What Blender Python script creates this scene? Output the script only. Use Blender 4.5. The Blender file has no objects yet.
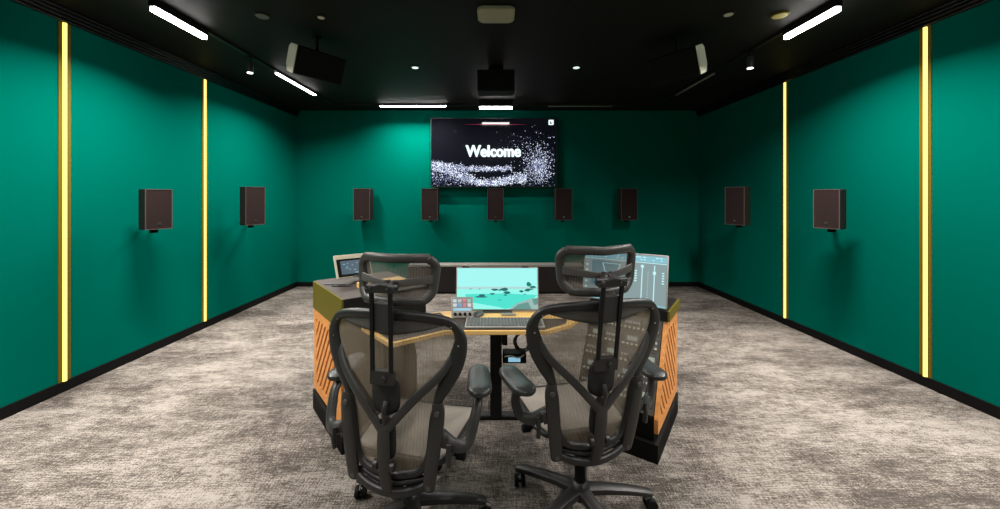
import bpy, math, random
from mathutils import Vector, Matrix
random.seed(7)
R = math.radians
scn = bpy.context.scene
COL = scn.collection
F, U0, VH, CH = 380.0, 495.5, 197.0, 1.5      # focal length in px, vanishing point, camera height
XL, XR, YB, YF, H = -3.333, 3.409, 6.375, -2.3, 2.95

# ------------------------------------------------------------------ materials
def mat(name, col=(.5,.5,.5), rough=.5, metal=0.0, emit=None, es=1.0, bump=None, spec=.5, coat=0):
    m = bpy.data.materials.new(name); m.use_nodes = True
    nt = m.node_tree; b = nt.nodes['Principled BSDF']
    b.inputs['Base Color'].default_value = (*col, 1)
    b.inputs['Roughness'].default_value = rough
    b.inputs['Metallic'].default_value = metal
    b.inputs['Specular IOR Level'].default_value = spec
    b.inputs['Coat Weight'].default_value = coat
    if emit:
        b.inputs['Emission Color'].default_value = (*emit, 1)
        b.inputs['Emission Strength'].default_value = es
    # every material carries a little procedural variation
    tc = nt.nodes.new('ShaderNodeTexCoord'); n = nt.nodes.new('ShaderNodeTexNoise')
    n.inputs['Scale'].default_value = bump[0] if bump else 60
    n.inputs['Detail'].default_value = 3
    nt.links.new(tc.outputs['Object'], n.inputs['Vector'])
    bp = nt.nodes.new('ShaderNodeBump'); bp.inputs['Strength'].default_value = bump[1] if bump else .02
    bp.inputs['Distance'].default_value = .01
    nt.links.new(n.outputs['Fac'], bp.inputs['Height']); nt.links.new(bp.outputs['Normal'], b.inputs['Normal'])
    return m

def ramp(nt, stops):
    r = nt.nodes.new('ShaderNodeValToRGB')
    while len(r.color_ramp.elements) > 1: r.color_ramp.elements.remove(r.color_ramp.elements[-1])
    r.color_ramp.elements[0].position = stops[0][0]; r.color_ramp.elements[0].color = (*stops[0][1], 1)
    for p, c in stops[1:]:
        e = r.color_ramp.elements.new(p); e.color = (*c, 1)
    return r

def wood_mat(name, a, b_, scale=(3, 40, 40)):
    m = mat(name, a, .45); nt = m.node_tree; b = nt.nodes['Principled BSDF']
    tc = nt.nodes.new('ShaderNodeTexCoord'); mp = nt.nodes.new('ShaderNodeMapping'); mp.inputs['Scale'].default_value = scale
    n = nt.nodes.new('ShaderNodeTexNoise'); n.inputs['Scale'].default_value = 1; n.inputs['Detail'].default_value = 5; n.inputs['Distortion'].default_value = .4
    r = ramp(nt, [(.3, b_), (.65, a)])
    nt.links.new(tc.outputs['Object'], mp.inputs['Vector']); nt.links.new(mp.outputs['Vector'], n.inputs['Vector'])
    nt.links.new(n.outputs['Fac'], r.inputs['Fac']); nt.links.new(r.outputs['Color'], b.inputs['Base Color'])
    return m

def carpet_mat():
    m = mat('carpet', (.3,.28,.26), .95, spec=.1); nt = m.node_tree; b = nt.nodes['Principled BSDF']; L = nt.links
    tc = nt.nodes.new('ShaderNodeTexCoord')
    def noise(sc, detail=4, scale=1.0, rough=.55, dist=0):
        mp = nt.nodes.new('ShaderNodeMapping'); mp.inputs['Scale'].default_value = sc
        n = nt.nodes.new('ShaderNodeTexNoise'); n.inputs['Scale'].default_value = scale
        n.inputs['Detail'].default_value = detail; n.inputs['Roughness'].default_value = rough; n.inputs['Distortion'].default_value = dist
        L.new(tc.outputs['Object'], mp.inputs['Vector']); L.new(mp.outputs['Vector'], n.inputs['Vector'])
        return n.outputs['Fac']
    def mth(op, a, c):
        k = nt.nodes.new('ShaderNodeMath'); k.operation = op
        for i, v in enumerate((a, c)):
            if isinstance(v, (int, float)): k.inputs[i].default_value = v
            else: L.new(v, k.inputs[i])
        return k.outputs[0]
    big = noise((1.1, 1.9, 1), 8, 1.0, .70, .25)
    mid = noise((3.5, 16, 1), 6, 1.0, .7)
    lx = noise((14, 120, 1), 2, 1.0, .6)        # woven threads across
    ly = noise((110, 16, 1), 2, 1.0, .6)       # and along
    fine = noise((140, 140, 1), 2, 1.0)
    s = mth('ADD', mth('SUBTRACT', mth('MULTIPLY', big, .80), .09), mth('MULTIPLY', mid, .38))
    s = mth('ADD', s, mth('MULTIPLY', mth('SUBTRACT', lx, .5), .44))
    s = mth('ADD', s, mth('MULTIPLY', mth('SUBTRACT', ly, .5), .36))
    s = mth('ADD', s, mth('MULTIPLY', mth('SUBTRACT', fine, .5), .60))
    r = ramp(nt, [(.34, (.046,.039,.034)), (.44, (.082,.070,.061)), (.52, (.158,.137,.121)), (.63, (.27,.240,.216))])
    L.new(s, r.inputs['Fac']); L.new(r.outputs['Color'], b.inputs['Base Color'])
    bp = nt.nodes['Bump']; bp.inputs['Strength'].default_value = .25; bp.inputs['Distance'].default_value = .006
    L.new(s, bp.inputs['Height'])
    return m

def mesh_mat(name, col, alpha, stripe=0):
    """Woven see-through suspension fabric: threads with gaps."""
    m = bpy.data.materials.new(name); m.use_nodes = True; nt = m.node_tree; L = nt.links
    b = nt.nodes['Principled BSDF']; out = nt.nodes['Material Output']
    b.inputs['Base Color'].default_value = (*col, 1); b.inputs['Roughness'].default_value = .55
    tr = nt.nodes.new('ShaderNodeBsdfTransparent'); mx = nt.nodes.new('ShaderNodeMixShader')
    tc = nt.nodes.new('ShaderNodeTexCoord'); w = nt.nodes.new('ShaderNodeTexWave'); w.bands_direction = 'X'
    w.inputs['Scale'].default_value = 55; w.inputs['Distortion'].default_value = 1.2
    L.new(tc.outputs['Object'], w.inputs['Vector'])
    mr = nt.nodes.new('ShaderNodeMapRange'); mr.inputs['To Min'].default_value = alpha - .08; mr.inputs['To Max'].default_value = alpha + .08
    L.new(w.outputs['Fac'], mr.inputs['Value']); L.new(mr.outputs[0], mx.inputs['Fac'])
    L.new(tr.outputs[0], mx.inputs[1]); L.new(b.outputs[0], mx.inputs[2]); L.new(mx.outputs[0], out.inputs['Surface'])
    return m

def emi(name, col, s):
    m = bpy.data.materials.new(name); m.use_nodes = True; nt = m.node_tree
    b = nt.nodes['Principled BSDF']; b.inputs['Base Color'].default_value = (.01,.01,.01,1)
    b.inputs['Emission Color'].default_value = (*col, 1); b.inputs['Emission Strength'].default_value = s
    b.inputs['Roughness'].default_value = .3
    return m

M = dict(
    green = mat('green_paint', (.0, .108, .079), .8, bump=(180, .03), spec=.0),
    black_ceiling = mat('black_ceiling_paint', (.010,.009,.007), .6, bump=(30,.02), spec=.12),
    skirting = mat('black_skirting', (.004,.004,.004), .6, spec=.12),
    cornice = mat('black_gloss_ridge', (.005,.005,.005), .28, spec=.35),
    carpet = carpet_mat(),
    black = mat('satin_black_metal', (.006,.006,.006), .45, spec=.25),
    matte = mat('matte_black', (.005,.005,.005), .7, spec=.15),
    grille = mat('dark_brown_grille_cloth', (.024,.015,.0145), .9, bump=(400,.3), spec=.1),
    spk = mat('dark_brown_speaker_box', (.014,.010,.010), .55, spec=.25),
    edge = mat('grille_edge', (.08,.06,.055), .5, spec=.2),
    ceilspk = mat('ceiling_speaker_box', (.009,.009,.008), .7, spec=.12),
    cream = mat('cream_plastic', (.62,.57,.44), .5),
    ap = mat('beige_plastic', (.34,.31,.20), .5),
    frame = mat('graphite_plastic', (.017,.0155,.015), .42, bump=(300,.08)),
    framel = mat('graphite_plastic_light', (.027,.0245,.023), .45, bump=(300,.08)),
    framem = mat('mid_graphite_plastic', (.050,.045,.042), .42, bump=(300,.08)),
    panel = mat('grey_shoulder_plastic', (.075,.067,.063), .5, bump=(300,.08)),
    rubber = mat('black_soft_pad', (.020,.021,.020), .38, bump=(200,.05)),
    pad = mat('dark_lumbar_foam', (.010,.010,.010), .6),
    screwdark = mat('dark_steel_screw', (.14,.135,.13), .35, .8),
    screw = mat('steel_screw', (.35,.34,.33), .3, 1.0),
    backmesh = mesh_mat('back_mesh_fabric', (.25,.195,.14), .60),
    headmesh = mesh_mat('headrest_mesh_fabric', (.22,.18,.15), .60),
    seatmesh = mat('taupe_seat_fabric', (.24,.21,.18), .8, bump=(500,.3)),
    wood = wood_mat('orange_oak', (.76,.31,.075), (.58,.21,.045)),
    woodtop = wood_mat('yellow_oak', (.80,.50,.17), (.66,.38,.11)),
    desktop = mat('dark_desk_mat', (.045,.034,.028), .6, bump=(300,.1)),
    desk = mat('black_desk_laminate', (.009,.0085,.008), .5, spec=.25),
    olive = mat('dark_olive', (.115,.092,.008), .5, spec=.2),  # plain olive base colour for the desk end panels
    plinth = mat('black_plinth', (.006,.0055,.0055), .55, spec=.2),
    gear = mat('olive_black_gear_panel', (.060,.052,.036), .4),
    gearlit = emi('gear_display', (.55,.62,.50), .5),
    knob = mat('pale_knob', (.45,.42,.33), .4),
    grey = mat('grey_aluminium', (.26,.245,.22), .45, .2),
    lightgrey = mat('light_grey_plastic', (.36,.35,.33), .5),
    darkgrey = mat('dark_grey_plastic', (.05,.05,.05), .45),
    keys = mat('keyboard_keys', (.10,.10,.10), .5),
    lampwhite = emi('lamp_diffuser', (1,.97,.93), 20),
    lampoff = mat('unlit_lamp_diffuser', (.20,.19,.16), .4),
    spotglow = emi('spot_lens', (1,.95,.88), 5),
    dl = emi('downlight_lens', (.85,1,.93), 1.0),
    dloff = mat('downlight_cover_yellow', (.50,.40,.10), .5),
    dldim = mat('downlight_cover_grey', (.16,.15,.12), .5),
    led = emi('yellow_led', (1,.80,.17), 2.0),
    ledch = mat('gold_glow_led_channel', (.13,.09,.008), .6, .0, spec=.1),  # gold colour stands in for the glow beside the light strips
    tvblack = mat('tv_glass', (.004,.004,.006), .06, emit=(.02,.025,.045), es=.12, bump=(5,0), spec=.8),
    bezel = mat('tv_bezel', (.02,.02,.02), .3),
    tvwhite = emi('tv_text_white', (.80,.97,1), 1.25),
    red = emi('tv_red_reflection', (.9,.05,.12), .35),
    pa = emi('particle_white', (.78,.85,1), 1.5),
    pb = emi('particle_blue', (.32,.36,.70), .6),
    pc = emi('particle_dim', (.20,.24,.50), .35),
    cable = mat('black_cable', (.006,.006,.006), .45),
    whitecable = mat('white_cable', (.55,.55,.52), .5),
    sblue = emi('blue_display', (.30,.62,.80), .8),
)

# ------------------------------------------------------------------ mesh builder
class MB:
    def __init__(s): s.v = []; s.f = []; s.m = []; s.T = Matrix.Identity(4); s.mi = 0
    def add(s, vs, fs):
        k = len(s.v); s.v += [tuple(s.T @ Vector(p)) for p in vs]
        for f in fs: s.f.append([k + i for i in f]); s.m.append(s.mi)
        return s
    def box(s, x0, x1, y0, y1, z0, z1, b=0.0):
        if b <= 0:
            v = [(x,y,z) for x in (x0,x1) for y in (y0,y1) for z in (z0,z1)]
            return s.add(v, [(0,1,3,2),(4,6,7,5),(0,4,5,1),(2,3,7,6),(0,2,6,4),(1,5,7,3)])
        # chamfered box
        b = min(b, (x1-x0)*.45, (y1-y0)*.45, (z1-z0)*.45); vs = []; idx = {}
        for ix, x in enumerate((x0,x1)):
            for iy, y in enumerate((y0,y1)):
                for iz, z in enumerate((z0,z1)):
                    sx, sy, sz = (1,-1)[ix], (1,-1)[iy], (1,-1)[iz]
                    idx[ix,iy,iz,0] = len(vs); vs.append((x, y+sy*b, z+sz*b))
                    idx[ix,iy,iz,1] = len(vs); vs.append((x+sx*b, y, z+sz*b))
                    idx[ix,iy,iz,2] = len(vs); vs.append((x+sx*b, y+sy*b, z))
        fs = []
        for i in (0,1):
            q = [idx[i,0,0,0], idx[i,1,0,0], idx[i,1,1,0], idx[i,0,1,0]]; fs.append(q if i else q[::-1])
            q = [idx[0,i,0,1], idx[0,i,1,1], idx[1,i,1,1], idx[1,i,0,1]]; fs.append(q if i else q[::-1])
            q = [idx[0,0,i,2], idx[1,0,i,2], idx[1,1,i,2], idx[0,1,i,2]]; fs.append(q if i else q[::-1])
        for a in (0,1):
            for c in (0,1):
                fs.append([idx[a,c,0,0], idx[a,c,1,0], idx[a,c,1,1], idx[a,c,0,1]])
                fs.append([idx[a,0,c,0], idx[a,1,c,0], idx[a,1,c,2], idx[a,0,c,2]])
                fs.append([idx[0,a,c,1], idx[1,a,c,1], idx[1,a,c,2], idx[0,a,c,2]])
        for a in (0,1):
            for c in (0,1):
                for d in (0,1): fs.append([idx[a,c,d,0], idx[a,c,d,1], idx[a,c,d,2]])
        return s.add(vs, fs)
    def cyl(s, a, b_, r0, r1=None, n=20, cap=True):
        a, b_ = Vector(a), Vector(b_); r1 = r0 if r1 is None else r1
        t = (b_-a).normalized(); u = t.orthogonal().normalized(); w = t.cross(u)
        vs = []
        for c, r in ((a,r0),(b_,r1)):
            for i in range(n):
                an = 2*math.pi*i/n; vs.append(c + u*math.cos(an)*r + w*math.sin(an)*r)
        fs = [(i, (i+1)%n, n+(i+1)%n, n+i) for i in range(n)]
        if cap: fs += [list(range(n))[::-1], list(range(n,2*n))]
        return s.add(vs, fs)
    def lathe(s, prof, c=(0,0,0), n=24, axis='z'):
        vs = []; k = len(prof)
        for r, h in prof:
            for i in range(n):
                an = 2*math.pi*i/n; x, y = r*math.cos(an), r*math.sin(an)
                p = {'z':(x,y,h), 'x':(h,x,y), 'y':(x,h,y)}[axis]
                vs.append((c[0]+p[0], c[1]+p[1], c[2]+p[2]))
        fs = [(j*n+i, j*n+(i+1)%n, (j+1)*n+(i+1)%n, (j+1)*n+i) for j in range(k-1) for i in range(n)]
        fs += [list(range(n))[::-1], list(range((k-1)*n, k*n))]
        return s.add(vs, fs)
    def sweep(s, pts, hw, ht, nrm, closed=False, n=12, power=1.0):
        """ellipse swept along pts; hw = half width in the plane, ht = half thickness along nrm (callables of 0..1 or numbers)"""
        P = [Vector(p) for p in pts]; N = len(P); vs = []
        for i, p in enumerate(P):
            a = P[(i-1) % N] if closed or i > 0 else P[i]
            c = P[(i+1) % N] if closed or i < N-1 else P[i]
            t = (c-a).normalized(); nn = Vector(nrm(i/(max(N-1,1))) if callable(nrm) else nrm)
            sd = t.cross(nn).normalized(); up = sd.cross(t).normalized()
            f = i/(N if closed else N-1)
            w = hw(f) if callable(hw) else hw; h = ht(f) if callable(ht) else ht
            for j in range(n):
                an = 2*math.pi*j/n; cx, cy = math.cos(an), math.sin(an)
                cx = math.copysign(abs(cx)**power, cx); cy = math.copysign(abs(cy)**power, cy)
                vs.append(p + sd*cx*w + up*cy*h)
        fs = []
        for i in range(N if closed else N-1):
            k = (i+1) % N
            for j in range(n): fs.append((i*n+j, i*n+(j+1)%n, k*n+(j+1)%n, k*n+j))
        if not closed: fs += [list(range(n))[::-1], list(range((N-1)*n, N*n))]
        return s.add(vs, fs)
    def prism(s, poly, org, ax, ay, depth):
        """polygon in (ax, ay) coordinates at org, extruded by the vector depth"""
        o, ax, ay, d = Vector(org), Vector(ax), Vector(ay), Vector(depth); n = len(poly)
        a = [o + ax*p[0] + ay*p[1] for p in poly]
        vs = a + [p + d for p in a]
        fs = [list(range(n))[::-1], list(range(n,2*n))] + [(i,(i+1)%n,n+(i+1)%n,n+i) for i in range(n)]
        return s.add(vs, fs)
    def grid(s, fn, nu, nv):
        vs = [fn(i/nu, j/nv) for j in range(nv+1) for i in range(nu+1)]
        fs = [(j*(nu+1)+i, j*(nu+1)+i+1, (j+1)*(nu+1)+i+1, (j+1)*(nu+1)+i) for j in range(nv) for i in range(nu)]
        return s.add(vs, fs)
    def build(s, name, mats, parent=None, smooth=True, recalc=True, bevel=0, angle=40):
        me = bpy.data.meshes.new(name); me.from_pydata(s.v, [], s.f)
        if not isinstance(mats, (list, tuple)): mats = [mats]
        for m in mats: me.materials.append(m)
        me.polygons.foreach_set('material_index', s.m)
        if recalc:
            import bmesh
            bm = bmesh.new(); bm.from_mesh(me); bmesh.ops.recalc_face_normals(bm, faces=bm.faces); bm.to_mesh(me); bm.free()
        if smooth:
            me.polygons.foreach_set('use_smooth', [True]*len(me.polygons)); me.set_sharp_from_angle(angle=R(angle))
        me.update()
        o = bpy.data.objects.new(name, me); COL.objects.link(o)
        if parent: o.parent = parent
        if bevel:
            b = o.modifiers.new('bevel', 'BEVEL'); b.width = bevel; b.segments = 2; b.limit_method = 'ANGLE'
        return o

def tag(o, label=None, cat=None, group=None, kind=None):
    if label: o['label'] = label
    if cat: o['category'] = cat
    if group: o['group'] = group
    if kind: o['kind'] = kind
    return o
def thing(name, label, cat, loc=(0,0,0), rz=0, group=None):
    o = bpy.data.objects.new(name, None); COL.objects.link(o); o.location = loc; o.rotation_euler = (0,0,rz)
    o.empty_display_size = .1
    return tag(o, label, cat, group)
def copy_tree(o, parent=None):
    c = o.copy(); COL.objects.link(c)
    if parent: c.parent = parent
    for ch in list(o.children): copy_tree(ch, c)
    return c
def smooth_path(pts, k=6, closed=False):
    P = [Vector(p) for p in pts]; n = len(P); out = []
    rng = range(n) if closed else range(n-1)
    for i in rng:
        a = P[(i-1)%n] if closed or i>0 else P[i]; b = P[i]; c = P[(i+1)%n]; d = P[(i+2)%n] if closed or i<n-2 else P[i+1]
        for j in range(k):
            t = j/k
            out.append(.5*((2*b)+(c-a)*t+(2*a-5*b+4*c-d)*t*t+(3*b-a-3*c+d)*t**3))
    if not closed: out.append(P[-1])
    return out

# ------------------------------------------------------------------ room shell
def struct(name, mb, m, **k): return tag(mb.build(name, m, smooth=False, **k), kind='structure')
T = .12
struct('floor', MB().box(XL-T, XR+T, YF-T, YB+T, -T, 0), M['carpet'])
struct('ceiling', MB().box(XL-T, XR+T, YF-T, YB+T, H, H+T), M['black_ceiling'])
struct('wall_left', MB().box(XL-T, XL, YF-T, YB+T, 0, H), M['green'])
struct('wall_right', MB().box(XR, XR+T, YF-T, YB+T, 0, H), M['green'])
struct('wall_back', MB().box(XL, XR, YB, YB+T, 0, H), M['green'])
struct('wall_front', MB().box(XL, XR, YF-T, YF, 0, H), M['green'])
struct('baseboard_left', MB().box(XL, XL+.014, YF, YB, 0, .08), M['skirting'])
struct('baseboard_right', MB().box(XR-.014, XR, YF, YB, 0, .08), M['skirting'])
struct('baseboard_back', MB().box(XL+.014, XR-.014, YB-.014, YB, 0, .075), M['skirting'])
for n, x, sg in ((1, XL, 1), (2, XR, -1)):      # ridged black cornice along each side wall
    mb = MB(); [mb.box(min(x, x+sg*(.008+.011*k)), max(x, x+sg*(.008+.011*k)), YF, YB, 2.848+.0255*k, min(2.8735+.0255*k, H)) for k in range(4)]
    for k in range(4):
        z = 2.860 + k*.0255; mb.cyl((x+sg*(.012+.011*k), YF, z), (x+sg*(.012+.011*k), YB, z), .0115, n=14)
    tag(mb.build('trim_%d' % n, M['cornice']), kind='structure')

# ------------------------------------------------------------------ wall light strips
LEDS = [(XL, 2.935, 'tall yellow light strip on the left green wall, nearest the camera'),
        (XL, 4.352, 'tall yellow light strip on the left green wall, between the two wall speakers'),
        (XR, 4.467, 'tall yellow light strip on the right green wall, between the two wall speakers'),
        (XR, 3.009, 'tall yellow light strip on the right green wall, nearest the camera')]
for x, y, lab in LEDS:
    sg = 1 if x < 0 else -1
    t = thing('light_strip', lab, 'wall light', (x, y, .08), 0, 'vertical yellow light strips on the side walls')
    h = 2.845-.08
    MB().box(min(0,sg*.006), max(0,sg*.006), -.042, .042, 0, h).build('glow_channel', M['ledch'], t, smooth=False)
    mb = MB(); n = 10
    prof = [(sg*(.006+.014*math.sin(math.pi*i/n)), -.016+.032*i/n) for i in range(n+1)]
    mb.prism(prof, (0,0,0), (1,0,0), (0,1,0), (0,0,h-.002))
    mb.build('diffuser', M['led'], t)

# ------------------------------------------------------------------ ceiling track and lamps
TX, TY, TRZ = 2.5, 5.91, 2.93
def track(p0, p1, lab):
    mb = MB(); (x0,y0),(x1,y1) = p0,p1
    mb.box(x0, x1, y0, y1, TRZ-.004, H)
    o = mb.build('lighting_track', M['black'], smooth=False)
    return tag(o, lab, 'lighting track', 'black lighting track under the ceiling')
track((-TX-.018, -1.9), (-TX+.018, TY+.018), 'slim black lighting track running along the left side of the ceiling')
track((TX-.018, -1.9), (TX+.018, TY+.018), 'slim black lighting track running along the right side of the ceiling')
track((-TX+.02, TY-.018), (TX-.02, TY+.018), 'slim black lighting track crossing the ceiling in front of the television')

def area(name, loc, sx, sy, w, spread=147, col=(1,.955,.90), rz=0):
    l = bpy.data.lights.new(name, 'AREA'); l.shape = 'RECTANGLE'; l.size = sx; l.size_y = sy; l.energy = w; l.color = col
    l.spread = R(spread)
    o = bpy.data.objects.new(name, l); COL.objects.link(o); o.location = loc; o.rotation_euler = (0,0,rz); return o
def linear_lamp(cx, cy, ln, along_y, ztop, drop, watts, lab, group=None, hw=.022):
    t = thing('linear_lamp', lab, 'ceiling lamp', (cx, cy, ztop), R(90) if along_y else 0, group)
    zb = -drop
    mb = MB(); mb.box(-ln/2-.01, ln/2+.01, -hw-.003, hw+.003, zb+(.029 if drop > .05 else .008), -.0005, .003)
    mb.build('housing', M['black'], t)
    mb = MB(); mb.box(-ln/2, ln/2, -hw, hw, zb-.006, zb+(.030 if drop > .05 else .009), .004)
    mb.build('diffuser', M['lampwhite'] if watts else M['lampoff'], t)
    if watts: area('lamp_light', (cx, cy, ztop+zb-.010), ln-.02, 2*hw-.01, watts, rz=R(90) if along_y else 0)
W = 64
linear_lamp(-TX, 3.02, .50, True, TRZ-.004, .065, W, 'bright white linear lamp hanging at top left, nearest the camera', 'linear lamps on the ceiling track')
linear_lamp(TX, 3.02, .50, True, TRZ-.004, .065, W, 'bright white linear lamp hanging at top right of the room', 'linear lamps on the ceiling track')
linear_lamp(-TX, 4.80, .92, True, TRZ-.004, .016, W*.9, 'bright white linear lamp in the left track, farther from the camera', 'linear lamps on the ceiling track', .018)
linear_lamp(TX, 4.80, .92, True, TRZ-.004, .016, 0, 'unlit linear lamp in the right ceiling track', 'linear lamps on the ceiling track', .012)
linear_lamp(-1.285, TY, 1.03, False, TRZ-.004, .016, W*.8, 'long thin white linear lamp in the cross track left of the television', 'linear lamps on the ceiling track', .014)
linear_lamp(.004, 5.68, .49, False, H-.0005, .128, W*.22, 'short white linear lamp hanging right above the television', 'linear lamps on the ceiling track', .018)
linear_lamp(1.32, TY, 1.0, False, TRZ-.004, .016, 0, 'unlit linear lamp in the cross track right of the television', 'linear lamps on the ceiling track', .010)
# unseen lamps added over and behind the camera for ambient light
for x in (-TX, TX):
    for y in (1.15, -.7):   # one over the camera, one behind it
        linear_lamp(x, y, .9, True, TRZ-.004, .016, W*(1.3 if y > 0 else .5), 'added unseen linear lamp in the %s ceiling track %s' % ('left' if x < 0 else 'right', 'beside the camera' if y > 0 else 'behind the camera'), 'linear lamps on the ceiling track', .018)
linear_lamp(0, .35, 1.0, False, H-.002, .04, W*.22, 'added unseen linear lamp on the ceiling over the two chairs', 'linear lamps on the ceiling track')  # overhead lamp added to raise the ambient light

def spot(x, y, lab, aimx):
    t = thing('track_spotlight', lab, 'spotlight', (x, y, TRZ-.004), 0, 'small black spotlights on the ceiling track')
    mb = MB(); mb.box(-.016, .016, -.03, .03, -.016, 0, .003); mb.cyl((0,0,-.016), (0,0,-.05), .006); mb.build('adapter', M['black'], t)
    mb = MB(); mb.lathe([(.020,-.045),(.026,-.05),(.030,-.055),(.030,-.155),(.027,-.160)], n=24); mb.build('lamp_body', M['darkgrey'], t)
    MB().lathe([(.0265,-.1602),(.0265,-.1645)], n=24).build('lens', M['spotglow'], t)
    l = bpy.data.lights.new('spot_light', 'SPOT'); l.energy = 330; l.spot_size = R(54); l.spot_blend = .9; l.shadow_soft_size = .03; l.color = (1,.93,.85)
    o = bpy.data.objects.new('spot_light', l); COL.objects.link(o); o.location = (x, y, TRZ-.185); o.rotation_euler = (0, R(aimx), 0)
spot(-TX, 3.87, 'small black spotlight hanging from the left ceiling track', -3)
spot(TX, 3.73, 'small black spotlight hanging from the right ceiling track', 3)
spot(-TX, 2.1, 'small black spotlight on the left ceiling track nearest the camera', -3)
spot(TX, 2.1, 'small black spotlight on the right ceiling track nearest the camera', 3)

def disc(x, y, r, m, lab, trim='black', watts=0):
    t = thing('downlight', lab, 'downlight', (x, y, H), 0, 'round fittings flush in the black ceiling')
    MB().lathe([(r+.008, -.0005), (r+.008, -.006), (r-.002, -.010)], n=28).build('trim_ring', M[trim], t)
    MB().lathe([(r-.004, -.009), (r-.004, -.0135)], n=28).build('lens', m, t)
    if watts:
        l = bpy.data.lights.new('downlight_light', 'SPOT'); l.energy = watts; l.spot_size = R(75); l.spot_blend = .8; l.color = (.95,1,.93); l.shadow_soft_size = .04
        o = bpy.data.objects.new('downlight_light', l); COL.objects.link(o); o.location = (x, y, H-.02)
disc(-.895, 4.23, .040, M['dl'], 'small lit round downlight in the ceiling, left of centre', watts=12)
disc(.90, 4.23, .040, M['dl'], 'small lit round downlight in the ceiling, right of centre', watts=12)
disc(-1.40, 3.05, .030, M['cream'], 'small pale round fitting in the ceiling above the left hanging speaker')
disc(-1.86, 3.03, .050, M['dldim'], 'dull grey round fitting in the ceiling above the left track')
disc(1.84, 3.0, .036, M['cream'], 'small pale round fitting in the ceiling, left of the yellow round one')
disc(2.26, 3.02, .056, M['dloff'], 'yellowish round fitting in the ceiling beside the right lamp', 'ledch')
for y, x in ((1.9,-.9),(1.9,.9)): disc(x, y, .040, M['dl'], 'added unseen round downlight in the ceiling above the %s chair' % ('left' if x<0 else 'right'), watts=45)  # out-of-view pair added to light the desk and chairs

# access point
def rrect(w, h, r, n=6):
    pts = []
    for cx, cy, a0 in ((w-r,h-r,0),(-w+r,h-r,90),(-w+r,-h+r,180),(w-r,-h+r,270)):
        for i in range(n+1):
            a = R(a0+90*i/n); pts.append((cx+r*math.cos(a), cy+r*math.sin(a)))
    return pts
t = thing('wireless_access_point', 'beige rounded rectangular box fixed flat on the black ceiling', 'wireless router', (0.005, 2.98, H))
MB().prism(rrect(.10,.08,.03), (0,0,-.008), (1,0,0), (0,1,0), (0,0,.008)).build('bracket', M['black'], t)
mb = MB(); n0 = rrect(.145,.12,.055, 8); rings = [(1,-.008),(1,-.028),(.96,-.035),(.90,-.038)]
k = len(n0)
mb.add([(p[0]*s_, p[1]*s_, z) for s_, z in rings for p in n0],
       [(j*k+i, j*k+(i+1)%k, (j+1)*k+(i+1)%k, (j+1)*k+i) for j in range(3) for i in range(k)] + [list(range(k)), list(range(3*k,4*k))])
mb.build('cover', M['ap'], t)

# ------------------------------------------------------------------ speakers
def speaker(name, lab, w, h, d, loc, ang, group, wall_vec=None, mark=True):
    """front grille faces local -Y; loc = centre of the front face; ang = turn about Z"""
    t = thing(name, lab, 'speaker', loc, ang, group)
    mb = MB(); mb.box(-w/2, w/2, .008, d, -h/2, h/2, .004); mb.build('cabinet', M['spk'], t)
    mb = MB(); e = .006
    for a in ((-w/2, -w/2+e, -h/2, h/2), (w/2-e, w/2, -h/2, h/2), (-w/2+e, w/2-e, h/2-e, h/2), (-w/2+e, w/2-e, -h/2, -h/2+e)):
        mb.box(a[0], a[1], 0, .009, a[2], a[3])
    mb.build('edge_frame', M['edge'], t, smooth=False)
    MB().box(-w/2+e, w/2-e, .003, .009, -h/2+e, h/2-e).build('grille', M['grille'], t, smooth=False)
    if mark:   # small square badge low on the grille
        mb = MB(); q = .011; z0 = -h/2+.05
        mb.box(-q, q, -.0005, .0032, z0-q, z0+q)
        mb.mi = 1; mb.box(-q*.45, -q*.1, -.0012, -.0004, z0-q*.55, z0+q*.55); mb.box(-q*.1, q*.5, -.0012, -.0004, z0-q*.55, z0-q*.2)
        mb.build('badge', [M['screw'], M['matte']], t, smooth=False)
    if wall_vec:    # bracket from the cabinet's back to the wall, given in world axes
        mb = MB(); Ri = Matrix.Rotation(-ang, 3, 'Z')
        a = Vector((0, d-.004, -h*.28)); b = Ri @ (Vector(wall_vec) - Vector(loc)); b.z = -h*.28
        mb.cyl(a, b, .016, n=12); 
        nrm = Ri @ (Vector((-1,0,0)) if wall_vec[3-3] < -2 else Vector((1,0,0)) if wall_vec[0] > 3 else Vector((0,1,0)))
        mb.box(-.03, .03, d-.004, d+.008, -h*.40, -h*.16, .003); mb.box(-.022, .022, d*.55, d+.004, -h/2-.035, -h/2+.004, .003)
        mb.cyl(b - nrm*.012, b, .045, n=16)
        mb.build('bracket', M['matte'], t)
    return t
def wallspk(edge, ang, w, h, d, lab, left):
    # edge = the face's edge nearest the camera; the face runs off at ang degrees from the x axis
    ex, ey = edge; a = R(ang); c = Vector((ex, ey, 0)) + Vector((math.cos(a), math.sin(a), 0))*w/2
    rz = a if left else a + math.pi
    back = c + Matrix.Rotation(rz, 3, 'Z') @ Vector((0, d, 0))
    X = XL if left else XR
    speaker('wall_speaker', lab, w, h, d, (c.x, c.y, 1.39), rz, 'dark speakers mounted around the green walls', (X, back.y*X/back.x, 1.39))
wallspk((-3.06, 3.32), 65, .20, .36, .12, 'dark brown wall speaker on the left wall, nearest the camera', True)
wallspk((-3.01, 4.58), 65, .24, .47, .12, 'dark brown wall speaker on the left wall, nearer the back corner', True)
wallspk((3.01, 4.60), 115, .24, .47, .12, 'dark brown wall speaker on the right wall, nearer the back corner', False)
wallspk((3.07, 3.39), 115, .20, .36, .12, 'dark brown wall speaker on the right wall, nearest the camera', False)
YS = 6.06
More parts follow.
